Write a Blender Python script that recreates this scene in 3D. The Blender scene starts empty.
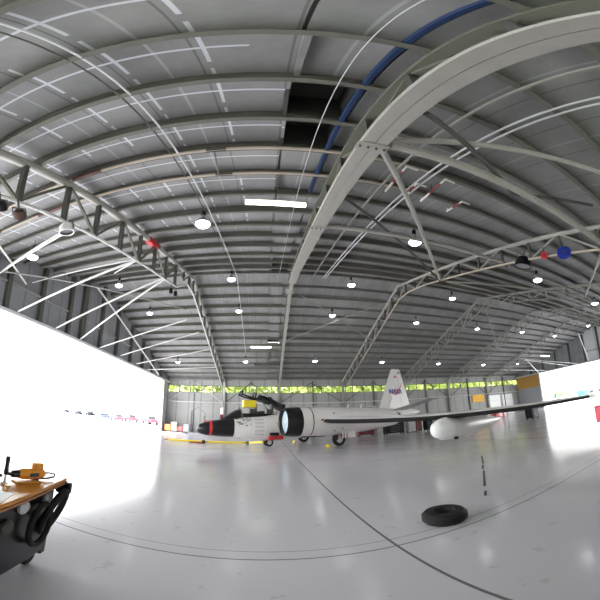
import bpy, math, random
from mathutils import Vector, Matrix
random.seed(7)
S = bpy.context.scene
COL = S.collection
S.render.engine = 'CYCLES'
try: S.cycles.use_denoising = True
except Exception: pass
S.cycles.max_bounces = 10; S.cycles.diffuse_bounces = 6; S.cycles.glossy_bounces = 4
S.cycles.sample_clamp_indirect = 8
S.view_settings.view_transform = 'Standard'; S.view_settings.look = 'None'
S.view_settings.gamma = 1; S.view_settings.use_curve_mapping = False
S.view_settings.exposure = 1.05
PI = math.pi

# ------------------------------------------------------------------ helpers
class MB:
    def __init__(s): s.v = []; s.f = []
    def add(s, vs, fs):
        b = len(s.v); s.v += [tuple(v) for v in vs]; s.f += [tuple(b + i for i in f) for f in fs]; return s
    def box(s, x0, x1, y0, y1, z0, z1):
        return s.add([(x0,y0,z0),(x1,y0,z0),(x1,y1,z0),(x0,y1,z0),(x0,y0,z1),(x1,y0,z1),(x1,y1,z1),(x0,y1,z1)],
              [(3,2,1,0),(4,5,6,7),(0,1,5,4),(1,2,6,5),(2,3,7,6),(3,0,4,7)])
    def cbox(s, c, d): return s.box(c[0]-d[0]/2,c[0]+d[0]/2,c[1]-d[1]/2,c[1]+d[1]/2,c[2]-d[2]/2,c[2]+d[2]/2)
    def beam(s, p, q, w, h, up=(0,0,1)):
        p, q = Vector(p), Vector(q); d = (q-p).normalized(); a = d.cross(Vector(up))
        if a.length < 1e-4: a = d.cross(Vector((1,0,0)))
        a.normalize(); b = a.cross(d).normalized(); a = a*w/2; b = b*h/2
        return s.add([p-a-b,p+a-b,p+a+b,p-a+b,q-a-b,q+a-b,q+a+b,q-a+b],[(3,2,1,0),(4,5,6,7),(0,1,5,4),(1,2,6,5),(2,3,7,6),(3,0,4,7)])
    def tube(s, pts, r, n=8, closed=False):
        pts = [Vector(p) for p in pts]; rings = []
        m = len(pts); rr = r if isinstance(r,(list,tuple)) else [r]*m
        prev = None
        for i, p in enumerate(pts):
            if closed: t = pts[(i+1)%m]-pts[i-1]
            else: t = pts[min(i+1,m-1)]-pts[max(i-1,0)]
            t.normalize()
            a = (prev - t*prev.dot(t)) if prev is not None else t.cross(Vector((0,0,1)))
            if a.length < 1e-4: a = t.cross(Vector((1,0,0)))
            a.normalize(); prev = a; b = t.cross(a)
            rings.append([p + a*rr[i]*math.cos(2*PI*k/n) + b*rr[i]*math.sin(2*PI*k/n) for k in range(n)])
        vs = [v for g in rings for v in g]; fs = []
        for i in range(m if closed else m-1):
            j = (i+1)%m
            for k in range(n): fs.append((i*n+k, i*n+(k+1)%n, j*n+(k+1)%n, j*n+k))
        if not closed:
            fs.append(tuple(reversed(range(n)))); fs.append(tuple((m-1)*n+k for k in range(n)))
        return s.add(vs, fs)
    def loft(s, secs, cap=True):
        n = len(secs[0]); vs = [v for g in secs for v in g]; fs = []
        for i in range(len(secs)-1):
            for k in range(n): fs.append((i*n+k, i*n+(k+1)%n, (i+1)*n+(k+1)%n, (i+1)*n+k))
        if cap: fs.append(tuple(reversed(range(n)))); fs.append(tuple((len(secs)-1)*n+k for k in range(n)))
        return s.add(vs, fs)
    def lathe(s, prof, c=(0,0,0), n=24, axis='z', cap=False):
        secs = []
        for r, h in prof:
            g = []
            for k in range(n):
                a = 2*PI*k/n; u, v = r*math.cos(a), r*math.sin(a)
                g.append({'z':(c[0]+u,c[1]+v,c[2]+h),'x':(c[0]+h,c[1]+u,c[2]+v),'y':(c[0]+u,c[1]+h,c[2]+v)}[axis])
            secs.append(g)
        return s.loft(secs, cap)
    def sphere(s, c, r, n=16, sc=(1,1,1)):
        return s.loft([[(c[0]+sc[0]*r*math.sin(PI*i/8)*math.cos(2*PI*k/n)+1e-6, c[1]+sc[1]*r*math.sin(PI*i/8)*math.sin(2*PI*k/n), c[2]+sc[2]*r*math.cos(PI*i/8)) for k in range(n)] for i in range(9)], False)
    def build(s, name, mat, parent=None, loc=None, smooth=False, bevel=0, M=None, solid=0):
        me = bpy.data.meshes.new(name); me.from_pydata(s.v, [], s.f); me.validate()
        import bmesh
        bm = bmesh.new(); bm.from_mesh(me); bmesh.ops.recalc_face_normals(bm, faces=bm.faces); bm.to_mesh(me); bm.free()
        mats = mat if isinstance(mat, list) else [mat]
        for m in mats: me.materials.append(m)
        o = bpy.data.objects.new(name, me); COL.objects.link(o)
        if parent is not None: o.parent = parent
        if loc: o.location = loc
        if M is not None: o.matrix_local = M
        if smooth:
            for p in me.polygons: p.use_smooth = True
            md = o.modifiers.new('e','EDGE_SPLIT'); md.split_angle = math.radians(40)
        if bevel:
            md = o.modifiers.new('b','BEVEL'); md.width = bevel; md.segments = 2; md.limit_method = 'ANGLE'
        if solid:
            md = o.modifiers.new('s','SOLIDIFY'); md.thickness = solid
        return o
def thing(name, label, cat, loc=(0,0,0), rz=0, group=None):
    o = bpy.data.objects.new(name, None); COL.objects.link(o); o.empty_display_size = .1
    o.location = loc; o.rotation_euler = (0,0,rz); return tag(o,label,cat,group)
def tag(o, label, cat, group=None, kind=None):
    o['label'] = label; o['category'] = cat
    if group: o['group'] = group
    if kind: o['kind'] = kind
    return o
def struct(o): o['kind'] = 'structure'; return o
def dup(o, parent=None):
    c = o.copy(); COL.objects.link(c)
    if parent is not None:
        c.parent = parent; c.matrix_local = o.matrix_local.copy()
    for ch in list(o.children): dup(ch, c)
    return c

# ------------------------------------------------------------------ materials
def mat(name, col, rough=.6, metal=0, noise=0, nscale=3, emit=None, bump=0, spec=.5):
    m = bpy.data.materials.new(name); m.use_nodes = True; nt = m.node_tree; b = nt.nodes['Principled BSDF']
    b.inputs['Base Color'].default_value = (*col,1); b.inputs['Roughness'].default_value = rough; b.inputs['Metallic'].default_value = metal
    b.inputs['Specular IOR Level'].default_value = spec
    if emit: b.inputs['Emission Color'].default_value = (*emit[0],1); b.inputs['Emission Strength'].default_value = emit[1]
    if noise or bump:
        tc = nt.nodes.new('ShaderNodeTexCoord'); nz = nt.nodes.new('ShaderNodeTexNoise'); nz.inputs['Scale'].default_value = nscale; nz.inputs['Detail'].default_value = 4
        nt.links.new(tc.outputs['Object'], nz.inputs['Vector'])
        if noise:
            mx = nt.nodes.new('ShaderNodeMix'); mx.data_type = 'RGBA'
            mx.inputs['A'].default_value = (*[c*(1-noise) for c in col],1); mx.inputs['B'].default_value = (*[min(1,c*(1+noise)) for c in col],1)
            nt.links.new(nz.outputs['Fac'], mx.inputs['Factor']); nt.links.new(mx.outputs['Result'], b.inputs['Base Color'])
        if bump:
            bp = nt.nodes.new('ShaderNodeBump'); bp.inputs['Strength'].default_value = bump; nt.links.new(nz.outputs['Fac'], bp.inputs['Height']); nt.links.new(bp.outputs['Normal'], b.inputs['Normal'])
    return m
class NT:
    def __init__(s, m): s.nt = m.node_tree; s.b = s.nt.nodes['Principled BSDF']
    def n(s, t): return s.nt.nodes.new(t)
    def m(s, op, a, b=None, c=None):
        k = s.n('ShaderNodeMath'); k.operation = op
        for i, v in enumerate((a,b,c)):
            if v is None: continue
            if isinstance(v,(int,float)): k.inputs[i].default_value = v
            else: s.nt.links.new(v, k.inputs[i])
        return k.outputs[0]
    def mix(s, f, a, b):
        k = s.n('ShaderNodeMix'); k.data_type = 'RGBA'
        for nm, v in (('Factor',f),('A',a),('B',b)):
            if isinstance(v,tuple): k.inputs[nm].default_value = (*v,1)
            elif isinstance(v,(int,float)): k.inputs[nm].default_value = v
            else: s.nt.links.new(v, k.inputs[nm])
        return k.outputs['Result']
    def xyz(s):
        tc = s.n('ShaderNodeTexCoord'); sp = s.n('ShaderNodeSeparateXYZ'); s.nt.links.new(tc.outputs['Object'], sp.inputs[0]); s.vec = tc.outputs['Object']; return sp.outputs
    def noise(s, scale, detail=4):
        k = s.n('ShaderNodeTexNoise'); k.inputs['Scale'].default_value = scale; k.inputs['Detail'].default_value = detail; s.nt.links.new(s.vec, k.inputs['Vector']); return k.outputs['Fac']
    def line(s, co, period, width, off=0):     # 1 on a line every period
        t = s.m('FRACT', s.m('DIVIDE', s.m('SUBTRACT', co, off), period))
        return s.m('LESS_THAN', t, width/period)
    def near(s, co, c, w): return s.m('LESS_THAN', s.m('ABSOLUTE', s.m('SUBTRACT', co, c)), w)

STEEL = mat('steel_grey', (.27,.265,.235), .55, noise=.15, nscale=2)
STEELD = mat('steel_dark', (.07,.07,.06), .6)
PURL = mat('purlin_steel', (.135,.13,.11), .6, noise=.18, nscale=1.5)
OLIVE = mat('steel_olive', (.13,.13,.10), .6)
TUBEW = mat('pipe_white', (.62,.62,.59), .45)
CHORD = mat('chord_tan', (.36,.345,.31), .55, noise=.12)
RUSTP = mat('pipe_tan', (.46,.39,.32), .6, noise=.1)
BROWN = mat('brown_sleeve', (.10,.05,.04), .6)
BLACK = mat('black_paint', (.008,.008,.01), .3, spec=.35)
RUBBER = mat('rubber', (.012,.012,.012), .7, spec=.3)
WHITE = mat('aircraft_white', (.80,.77,.76), .28, noise=.03, nscale=2)
WHITE2 = mat('white_paint', (.85,.85,.85), .4)
RED = mat('red_paint', (.60,.03,.04), .45)
PINK = mat('red_panel', (.75,.07,.12), .5)
DRED = mat('dark_red', (.22,.03,.03), .5)
BLUE = mat('blue_plastic', (.01,.03,.30), .4)
LBLUE = mat('blue_duct', (.012,.03,.09), .4)
YELLOW = mat('yellow_paint', (.80,.62,.02), .45)
ORANGE = mat('orange_paint', (.80,.30,.02), .4)
AMBER = mat('amber_panel', (.85,.45,.02), .6)
GREY = mat('grey_paint', (.30,.31,.33), .5)
LGREY = mat('light_grey', (.55,.56,.57), .5)
COVER = mat('intake_cover', (.42,.52,.58), .4)
NAVY = mat('navy_letters', (.02,.03,.30), .5)
FLAGR = mat('flag_red', (.7,.15,.15), .5)
TEAL = mat('teal_paint', (.02,.45,.36), .5)
LENS = mat('lamp_lens', (.9,.9,.95), .3, emit=((.90,.88,1.0), 14))
TUBEL = mat('tube_light', (.95,1,.85), .3, emit=((.93,1.0,.80), 5))
GLASSD = mat('car_glass', (.02,.025,.03), .08)
SILVER = mat('silver', (.55,.57,.6), .3, metal=.4)
CHROME = mat('chrome', (.6,.6,.6), .25, metal=1)

# ceiling board
CEIL = mat('ceiling_boards', (.36,.36,.35), .8); n = NT(CEIL); X,Y,Z = n.xyz()[0:3]
base = n.mix(n.noise(.8,6), (.17,.17,.17), (.38,.375,.37)); base = n.mix(n.m('MULTIPLY', n.noise(7,5), .35), base, (.13,.13,.12))
jl = n.line(X, 2.44, .05, 1.0); base = n.mix(n.m('MULTIPLY', jl, .6), base, (.42,.42,.42)); j = n.line(X, 1.22, .035, .3); base = n.mix(n.m('MULTIPLY', j, .55), base, (.08,.08,.075))
tp = n.m('MULTIPLY', n.line(X, 1.22, .06, .42), n.m('GREATER_THAN', n.noise(.35,1), .33))
tp = n.m('MULTIPLY', tp, n.m('LESS_THAN', n.m('FRACT', n.m('DIVIDE', Y, 1.4)), .86))
tx = n.m('MULTIPLY', n.line(Y, 1.4, .05, .75), n.m('GREATER_THAN', n.noise(.22,1), .36))
tk = n.m('MULTIPLY', n.m('MAXIMUM', tp, tx), n.m('MULTIPLY', n.m('LESS_THAN', Y, 11.5), n.m('LESS_THAN', X, .4)))
base = n.mix(n.m('MULTIPLY', tk, .9), base, (.62,.63,.67))
n.nt.links.new(base, n.b.inputs['Base Color'])
# floor
FLOOR = mat('floor_epoxy', (.5,.49,.51), .16); n = NT(FLOOR); X,Y,Z = n.xyz()[0:3]
nz = n.noise(.25,6); base = n.mix(nz, (.56,.54,.575), (.68,.665,.70))
base = n.mix(n.m('MULTIPLY', n.m('GREATER_THAN', n.noise(3.1,6), .66), .25), base, (.30,.29,.30))
jx = n.near(X, 1.45, .018); jy = n.m('MAXIMUM', n.near(Y, 3.38, .012), n.near(Y, 3.62, .006)); jx2 = n.m('MAXIMUM', n.near(X, 10.6, .02), n.near(X,-7.7,.02)); jy2 = n.near(Y, 12.3, .02)
jj = n.m('MAXIMUM', n.m('MAXIMUM', jx, jy), n.m('MAXIMUM', jx2, n.near(Y, 21.4, .02)))
base = n.mix(n.m('MULTIPLY', jj, .8), base, (.06,.06,.06))
n.nt.links.new(base, n.b.inputs['Base Color'])
n.nt.links.new(n.m('MULTIPLY_ADD', n.noise(.6,5), .22, .06), n.b.inputs['Roughness'])
# cladding
def clad(name, ca, cb, period, axis):
    m_ = mat(name, ca, .65); n = NT(m_); o = n.xyz(); co = o[axis]
    base = n.mix(n.noise(.5,4), ca, cb)
    base = n.mix(n.m('MULTIPLY', n.line(co, period, period*.10), .5), base, tuple(c*.45 for c in ca))
    rib = n.m('PINGPONG', co, .15); bp = n.n('ShaderNodeBump'); bp.inputs['Strength'].default_value = .5; bp.inputs['Distance'].default_value = .05
    n.nt.links.new(rib, bp.inputs['Height']); n.nt.links.new(bp.outputs['Normal'], n.b.inputs['Normal'])
    n.nt.links.new(base, n.b.inputs['Base Color']); return m_
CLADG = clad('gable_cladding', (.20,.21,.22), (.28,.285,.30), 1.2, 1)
CLADLIT = clad('gable_cladding_lit', (.62,.64,.64), (.70,.71,.71), 2.4, 1)  # paler colour stands in for light on the nearer part of the gable
CLADF = clad('far_cladding', (.33,.33,.325), (.40,.40,.39), 1.8, 0)
GROUND = mat('apron_concrete', (.62,.62,.62), .7, noise=.06, nscale=.2)
GRASS = mat('grass', (.25,.32,.12), .9, noise=.2, nscale=.3)
LEAF = mat('leaves', (.50,.56,.22), .7, noise=.45, nscale=1.2)
LEAFP = mat('leaves_pale', (.40,.50,.30), .8, noise=.3, nscale=.6)
GLASS = bpy.data.materials.new('window_glass'); GLASS.use_nodes = True
_nt = GLASS.node_tree; _nt.nodes.clear(); _o = _nt.nodes.new('ShaderNodeOutputMaterial'); _m = _nt.nodes.new('ShaderNodeMixShader'); _t = _nt.nodes.new('ShaderNodeBsdfTransparent'); _g = _nt.nodes.new('ShaderNodeBsdfGlossy')
_t.inputs[0].default_value = (.92,.95,.85,1); _g.inputs['Roughness'].default_value = .05; _m.inputs[0].default_value = .06
_nt.links.new(_t.outputs[0], _m.inputs[1]); _nt.links.new(_g.outputs[0], _m.inputs[2]); _nt.links.new(_m.outputs[0], _o.inputs[0])

# ------------------------------------------------------------------ dimensions
XL, XR, YN, YF = -13.87, 47.5, -1.5, 41.15
YRG, ZRG, S1, S2 = 21.2, 13.46, .24, .29
def roof(y): return ZRG - (S1*(YRG-y) if y < YRG else S2*(y-YRG))
PY = [-1.1,.3,1.7,3.05,4.44,5.78,7.15,8.6,10.1,11.5,12.95,14.4,15.95,17.5,18.9,20.2,22.4,23.75,25.1,26.4,27.75,29.1,30.4,31.75,33.1,34.5,35.9,37.3,38.7,40.2]
HZ = 7.1

# ------------------------------------------------------------------ camera (the lens is a very wide one; its curved mapping is kept)
cd = bpy.data.cameras.new('camera'); cam = bpy.data.objects.new('camera', cd); COL.objects.link(cam); S.camera = cam
F, CX, CY = 295.4, 300.0, 365.0
p, y, r = [math.radians(a) for a in (11.06, 7.02, -1.12)]
fwd = Vector((math.sin(y)*math.cos(p), math.cos(y)*math.cos(p), math.sin(p))); rt = Vector((math.cos(y), -math.sin(y), 0)); up = rt.cross(fwd)
r2 = rt*math.cos(r)+up*math.sin(r); u2 = -rt*math.sin(r)+up*math.cos(r)
cam.matrix_world = Matrix(((r2.x,u2.x,-fwd.x,0),(r2.y,u2.y,-fwd.y,0),(r2.z,u2.z,-fwd.z,1.7),(0,0,0,1)))
cd.type = 'PANO'; cd.panorama_type = 'EQUIRECTANGULAR'
cd.longitude_min = -CX/F; cd.longitude_max = (600-CX)/F
cd.latitude_max = CY/F; cd.latitude_min = -(600-CY)/F
cd.clip_end = 2000

# ------------------------------------------------------------------ sky
w = bpy.data.worlds.new('sky'); S.world = w; w.use_nodes = True
nt = w.node_tree; bg = nt.nodes['Background']
tc = nt.nodes.new('ShaderNodeTexCoord'); sp = nt.nodes.new('ShaderNodeSeparateXYZ'); cr = nt.nodes.new('ShaderNodeValToRGB')
nt.links.new(tc.outputs['Generated'], sp.inputs[0]); nt.links.new(sp.outputs['Z'], cr.inputs[0]); nt.links.new(cr.outputs[0], bg.inputs[0])
cr.color_ramp.elements[0].color = (1,.99,.96,1); cr.color_ramp.elements[1].color = (.80,.89,1,1)
bg.inputs[1].default_value = 4.2

# ------------------------------------------------------------------ shell
struct(MB().box(XL-.3,XR+.3,YN-.3,YF+.3,-.25,0).build('floor', FLOOR))
struct(MB().box(-400,500,-300,500,-.4,-.06).build('ground', GROUND))
struct(MB().box(-400,500,150,500,-.5,-.03).build('ground_grass', GRASS))
HOLES = [(.40,1.5,3.05,4.44),(.42,1.55,4.44,5.78),(.5,1.65,17.5,18.9),(.5,1.65,18.9,20.2),(.35,1.6,30.4,31.75)]
cb = MB()
ys = [YN-.6]+PY+[YRG, YF+.6]; ys = sorted(ys)
xs = sorted({XL-.3, XR+.3} | {h[0] for h in HOLES} | {h[1] for h in HOLES})
for a, b in zip(ys, ys[1:]):
    for c, d in zip(xs, xs[1:]):
        if any(abs(h[2]-a)<.02 and abs(h[3]-b)<.02 and c >= h[0]-.01 and d <= h[1]+.01 for h in HOLES): continue
        cb.add([(c,a,roof(a)),(d,a,roof(a)),(d,b,roof(b)),(c,b,roof(b))], [(0,1,2,3)])
cob = struct(cb.build('ceiling', CEIL))
cob.data.polygons[0].normal
md = cob.modifiers.new('s','SOLIDIFY'); md.thickness = .12; md.offset = -1 if cob.data.polygons[0].normal.z < 0 else 1
# vent boxes above the openings
for k, h in enumerate(HOLES):
    za = min(roof(h[2]), roof(h[3])); v = MB(); z1 = max(roof(h[2]),roof(h[3]))+1.0; e = .02
    v.box(h[0]-.08,h[0],h[2],h[3],za+.12,z1).box(h[1],h[1]+.08,h[2],h[3],za+.12,z1).box(h[0],h[1],h[2]+e,h[2]+.06,za+.12,z1).box(h[0],h[1],h[3]-.06,h[3]-e,za+.12,z1).box(h[0]-.08,h[1]+.08,h[2],h[3],z1,z1+.05)
    if k in (1,3): pass
    o = v.build('trim_%d' % (100+k), STEELD); struct(o)

def ipurlin(y, z, x0, x1, d=.30, fl=.13):
    m = MB()
    m.box(x0,x1,y-.012,y+.012,z-d,z).box(x0,x1,y-fl/2,y+fl/2,z-d-.015,z-d).box(x0,x1,y-fl/2,y+fl/2,z-.015,z)
    return m
for i, yy in enumerate(PY): struct(ipurlin(yy, roof(yy)-.02, XL+.02, XR-.02, .34 if yy<21 else .30, .12).build('trim_%d' % (i+1), PURL))

# far wall with the clerestory strip
ZW0, ZW1 = 5.75, 6.75
struct(MB().box(XL-.3,XR+.3,YF,YF+.3,0,ZW0).box(XL-.3,XR+.3,YF,YF+.3,ZW1,roof(YF)+.0).build('wall_far', CLADF))
bays = [XL,-5.65,1.95,11.15,20.4,29.4,38.3,XR]
for i in range(7):
    a, b = bays[i], bays[i+1]; m = MB(); nn = max(2,round((b-a)/1.6))
    m.box(a,b,YF+.05,YF+.2,ZW0,ZW0+.06).box(a,b,YF+.05,YF+.2,ZW1-.06,ZW1)
    for k in range(nn+1):
        x = a+(b-a)*k/nn; m.box(x-.04,x+.04,YF+.05,YF+.2,ZW0,ZW1)
    wd = struct(m.build('window_%d' % (i+1), STEELD))
    MB().box(a,b,YF+.12,YF+.13,ZW0+.05,ZW1-.05).build('pane', GLASS, wd)
# near wall behind the viewer; its unseen window strip is added for light
struct(MB().box(XL-.3,XR+.3,YN-.3,YN,0,ZW0).box(XL-.3,XR+.3,YN-.3,YN,ZW1,roof(YN)).build('wall_near', CLADF))
m = MB().box(XL,XR,YN-.2,YN-.05,ZW0,ZW0+.06).box(XL,XR,YN-.2,YN-.05,ZW1-.06,ZW1)
for k in range(39): m.box(XL+k*1.615-.04,XL+k*1.615+.04,YN-.2,YN-.05,ZW0,ZW1)
wd = struct(m.build('window_8', STEELD)); MB().box(XL,XR,YN-.13,YN-.12,ZW0+.05,ZW1-.05).build('pane', GLASS, wd)
# gable walls
def gable(x0, x1, name, yj0, yj1, mats):
    m = MB()
    for ya, yb in ((YN,yj0),(yj1,YF)): m.box(x0,x1,ya,yb,0,HZ)
    o = struct(m.build(name, mats[0]))
    return o
def gtop(x0,x1,ya,yb,name,mt):
    m = MB(); pts = [(ya,HZ),(yb,HZ),(yb,roof(yb))] + ([(YRG,roof(YRG))] if ya<YRG<yb else []) + [(ya,roof(ya))]
    k = len(pts); m.add([(x0,a,b) for a,b in pts]+[(x1,a,b) for a,b in pts], [tuple(range(k)),tuple(range(2*k-1,k-1,-1))]+[(i,(i+1)%k,k+(i+1)%k,k+i) for i in range(k)])
    return struct(m.build(name, mt))
gable(XL-.3,XL,'wall_left',-.5,38.4,[CLADG]); gtop(XL-.3,XL,YN,YF,'wall_left_gable',CLADG)
gable(XR,XR+.3,'wall_right',-.5,35.0,[CLADG]); gtop(XR,XR+.3,24.4,YF,'wall_right_gable',CLADG); gtop(XR,XR+.3,YN,24.4,'wall_right_gable_lit',CLADLIT)  # nearer stretch of the right gable painted lighter, as if lit
# door leaves folded at the corners
dl = struct(MB().box(XR-.25,XR-.05,35.1,41.0,0,4.55).build('door_1', GREY)); MB().box(XR-.25,XR-.05,35.1,41.0,4.55,HZ-.1).build('upper_panel', mat('door_amber',(.42,.22,.05),.6), dl)
MB().box(XR-.3,XR-.26,35.3,35.5,.9,1.4).build('handle', STEELD, dl)
MB().box(XR-.28,XR-.02,34.8,35.1,0,HZ-.1).build('edge_trim', WHITE2, dl)
dl = struct(MB().box(XL+.05,XL+.25,38.5,39.9,0,HZ-.1).build('door_2', GREY)); MB().box(XL+.04,XL+.27,38.35,38.5,0,HZ-.1).build('edge_trim', RUSTP, dl)
for nm, x in (('left',XL),('right',XR)):
    s = 1 if nm=='left' else -1
    struct(MB().box(min(x,x+s*.35),max(x,x+s*.35),YN,YF,HZ-.1,HZ+.12).build('trim_header_'+nm, LGREY))
    # gable posts and girts
    k = 0
    for yy in [1.5,4.5,7.5,10.5,13.5,16.6,18.4,21.2,24.2,27.4,30.6,33.8,37.0]:
        k += 1; wd_ = .30 if k!=7 else .55
        struct(MB().box(min(x,x+s*.30),max(x,x+s*.30),yy-wd_/2,yy+wd_/2,HZ+.12,roof(yy)-.32).build('trim_post_%s_%d'%(nm,k), STEELD))
    struct(MB().box(min(x+s*.02,x+s*.16),max(x+s*.02,x+s*.16),6,36,9.0,9.1).build('trim_girt_'+nm, STEEL))
for k, (xx) in enumerate([-13.5]+bays[1:-1]+[47.1]):
    pass

# ------------------------------------------------------------------ roof trusses
def topz(y): return roof(y)-.44
DEEP = False
def botz(y):
    if DEEP and y < 17.5: return min(6.30+.235*y, topz(y)-.55)
    a = 6.62+.27*y
    if y < 17: z = a
    elif y < YRG: z = a+( y-17)*-.07
    else: z = 11.75-(y-YRG)*.30
    return min(z, topz(y)-.55)
ordn = ['first','second','third','fourth','fifth','sixth']
tl = ['pipe-chord roof truss nearest the left doorway, holding the round lamps','wide double-channel roof truss rising over the centre of the hangar','tan pipe-chord roof truss right of centre, holding the blue drum',
      'grey lattice roof truss, next right after the one with the blue drum','distant lattice roof truss, second right after the one with the blue drum','distant lattice roof truss nearest the right-hand doorway']
TX = bays[1:-1]
ND = [-1.2,.6,2.4,4.1,5.9,7.6,9.4,11.2,13.0,14.8,16.6,18.4,19.9,21.2,22.7,24.4,26.1,27.8,29.5,31.2,32.9,34.6,36.3,38.0,39.6]
for i, x in enumerate(TX):
    DEEP = (i == 0)
    tr = thing('roof_truss', tl[i], 'roof truss', (x,0,0), 0, 'roof trusses across the hangar')
    tops = [(0,a,topz(a)) for a in [-1.3,21.2,40.9]]; bots = [(0,a,botz(a)) for a in [-1.3,4,10,17,19.5,21.2,30,39.2]]
    cm = CHORD if i in (0,2) else STEEL
    if i == 1:
        MB().beam(tops[0],tops[1],.22,.12).beam(tops[1],tops[2],.22,.12).build('top_chord', OLIVE, tr)
        b = MB()
        for a_, b_ in zip(bots, bots[1:]):
            wdt = .24 if a_[1] < 19 else .13
            for sx in (-1,1):
                q0 = (sx*(wdt/2+.006),a_[1],a_[2]); q1 = (sx*(wdt/2+.006),b_[1],b_[2]); b.beam(q0,q1,wdt,.14)
        b.build('bottom_chord', CHORD, tr)
        for yy in (4.1,9.4,21.2):
            g = MB().beam((0,yy-.14,botz(yy-.14)-.09),(0,yy+.14,botz(yy+.14)-.09),.62,.03).build('joint_plate', CHORD, tr)
            for bx in (-.24,-.08,.08,.24): MB().lathe([(.001,-.04),(.025,-.04),(.025,0)],(bx,yy,botz(yy)-.11),8).build('bolt', STEELD, g)
    else:
        MB().tube(tops, .15 if i==0 else .12, 10).build('top_chord', cm, tr, smooth=True)
        MB().tube(bots, .06, 8).build('bottom_chord', RUSTP if i==2 else TUBEW if i==0 else STEEL, tr, smooth=True)
    for k, yy in enumerate(ND):
        wdt = .16 if i in (0,1) else .10
        MB().beam((0,yy,botz(yy)),(0,yy,topz(yy)),wdt,wdt*.9,(0,1,0)).build('web_post', STEELD if i<=2 else STEEL, tr)
        if k+1 < len(ND):
            y2 = ND[k+1]; q = ((0,yy,botz(yy)),(0,y2,topz(y2))) if (k%2) else ((0,yy,topz(yy)),(0,y2,botz(y2)))
            MB().beam(*q,.09,.09).build('web_diagonal', OLIVE if i<2 else STEEL, tr)
            if i == 1: MB().beam((.12,q[0][1],q[1][2]) if 0 else (.12,yy,botz(yy)) if not (k%2) else (.12,yy,topz(yy)), (.12,y2,topz(y2)) if not (k%2) else (.12,y2,botz(y2)),.06,.06).build('web_diagonal', STEELD, tr)
    MB().box(-.16,.16,40.75,41.1,0,topz(41)+.1).build('column', TUBEW if i==0 else STEEL, tr)
    MB().beam((0,40.9,3.6),(0,39.3,botz(39.2)),.14,.14).build('knee_brace', STEEL, tr)
    MB().box(-.16,.16,-1.48,-1.15,0,topz(-1.3)+.1).build('column', LGREY, tr)

DEEP = True   # the hooks below hang from the first, deeper truss
# far-wall columns, girt rail, bracing
for k, x in enumerate([-10,-2.1,6.8,15.9,24.9,33.8,42.9]):
    struct(MB().box(x-.07,x+.07,YF-.22,YF-.02,0,roof(YF)-.2).build('trim_farpost_%d'%(k+1), STEELD if x>5 else GREY))
gr = tag(MB().tube([(XL+.4,YF-.35,4.35),(XR-.4,YF-.35,4.35)],.07,8).build('girt_rail', TUBEW, smooth=True), 'long pale horizontal pipe rail running across the far wall below the windows', 'pipe rail')
for i in range(7):
    a, b = bays[i]+.25, bays[i+1]-.25; c = (a+b)/2
    o = MB().tube([(a,YF-.32,4.4),(c,YF-.3,roof(YF)-.5)],.045,6).tube([(b,YF-.32,4.4),(c,YF-.3,roof(YF)-.5)],.045,6).build('cross_brace', TUBEW if i==0 else STEELD, smooth=True)
    tag(o, ['white cross brace on the far wall beside the left doorway','dark cross brace on the far wall above the nose of the jet','dark cross brace on the far wall above the round engine intake','dark cross brace on the far wall left of the white fin','dark cross brace on the far wall just right of the fin','dark cross brace on the far wall at the amber sign','dark cross brace on the far wall beside the folded amber door'][i], 'brace', 'cross braces on the far wall')

# white braces from the outer trusses to the door headers
def brace(p, q, r, lab, g='white braces to the left door header', m=TUBEW):
    return tag(MB().tube([p,q],r,8).build('diagonal_brace', m, smooth=True), lab, 'brace', g)
x0, x1 = -5.65, XL+.35
bl = [((x0,6.4,7.75),(x1,9.6,9.3),.07,'thick white brace pipe leading from the black and white floodlight down to the left edge'),
 ((x0,6.4,7.65),(x1,9.3,8.9),.04,'thin white brace pipe just above the thick one from the floodlight'),
 ((x0,11.0,8.9),(x1,11.4,HZ+.2),.06,'white brace pipe landing on the left door header farthest left'),
 ((x0,11.0,8.95),(x1,12.2,9.6),.035,'thin white brace pipe running nearly level to the left gable wall'),
 ((x0,14.6,9.75),(x1,15.1,HZ+.2),.06,'white brace pipe landing on the left door header second from the left'),
 ((x0,14.8,9.8),(x1,18.1,HZ+.2),.06,'white brace pipe landing on the left door header third from the left'),
 ((x0,19.9,9.0),(x1,21.0,HZ+.2),.05,'white brace pipe landing on the left door header fourth from the left'),
 ((x0,24.0,9.3),(x1,24.8,HZ+.35),.05,'white brace pipe landing on the left door header fifth from the left'),
 ((x0,28.6,8.9),(x1,28.6,HZ+.3),.05,'white brace pipe landing on the left door header sixth from the left'),
 ((x0,33.6,8.0),(x1,31.6,HZ+.2),.05,'white brace pipe landing on the left door header nearest the far corner'),
 ((-11.2,7.2,9.6),(x1,11.7,9.3),.06,'short steep white pipe crossing above the left doorway')]
for a in bl: brace(*a)
brace((x0,11.0,8.9),(-9.0,14.7,10.6),.04,'short white strut rising from the truss toward the lamp left of it')
brace((-13.3,19.3,12.2),(-13.3,35.0,7.3),.08,'pale sloping rail along the left gable wall down to the doorway corner', 'gable rails')
brace((-13.4,9.3,9.2),(-5.8,20.2,9.9),.05,'thin grey rod sagging across the left gable wall', 'gable rails', STEEL)
x0, x1 = 38.3, XR-.35
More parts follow.
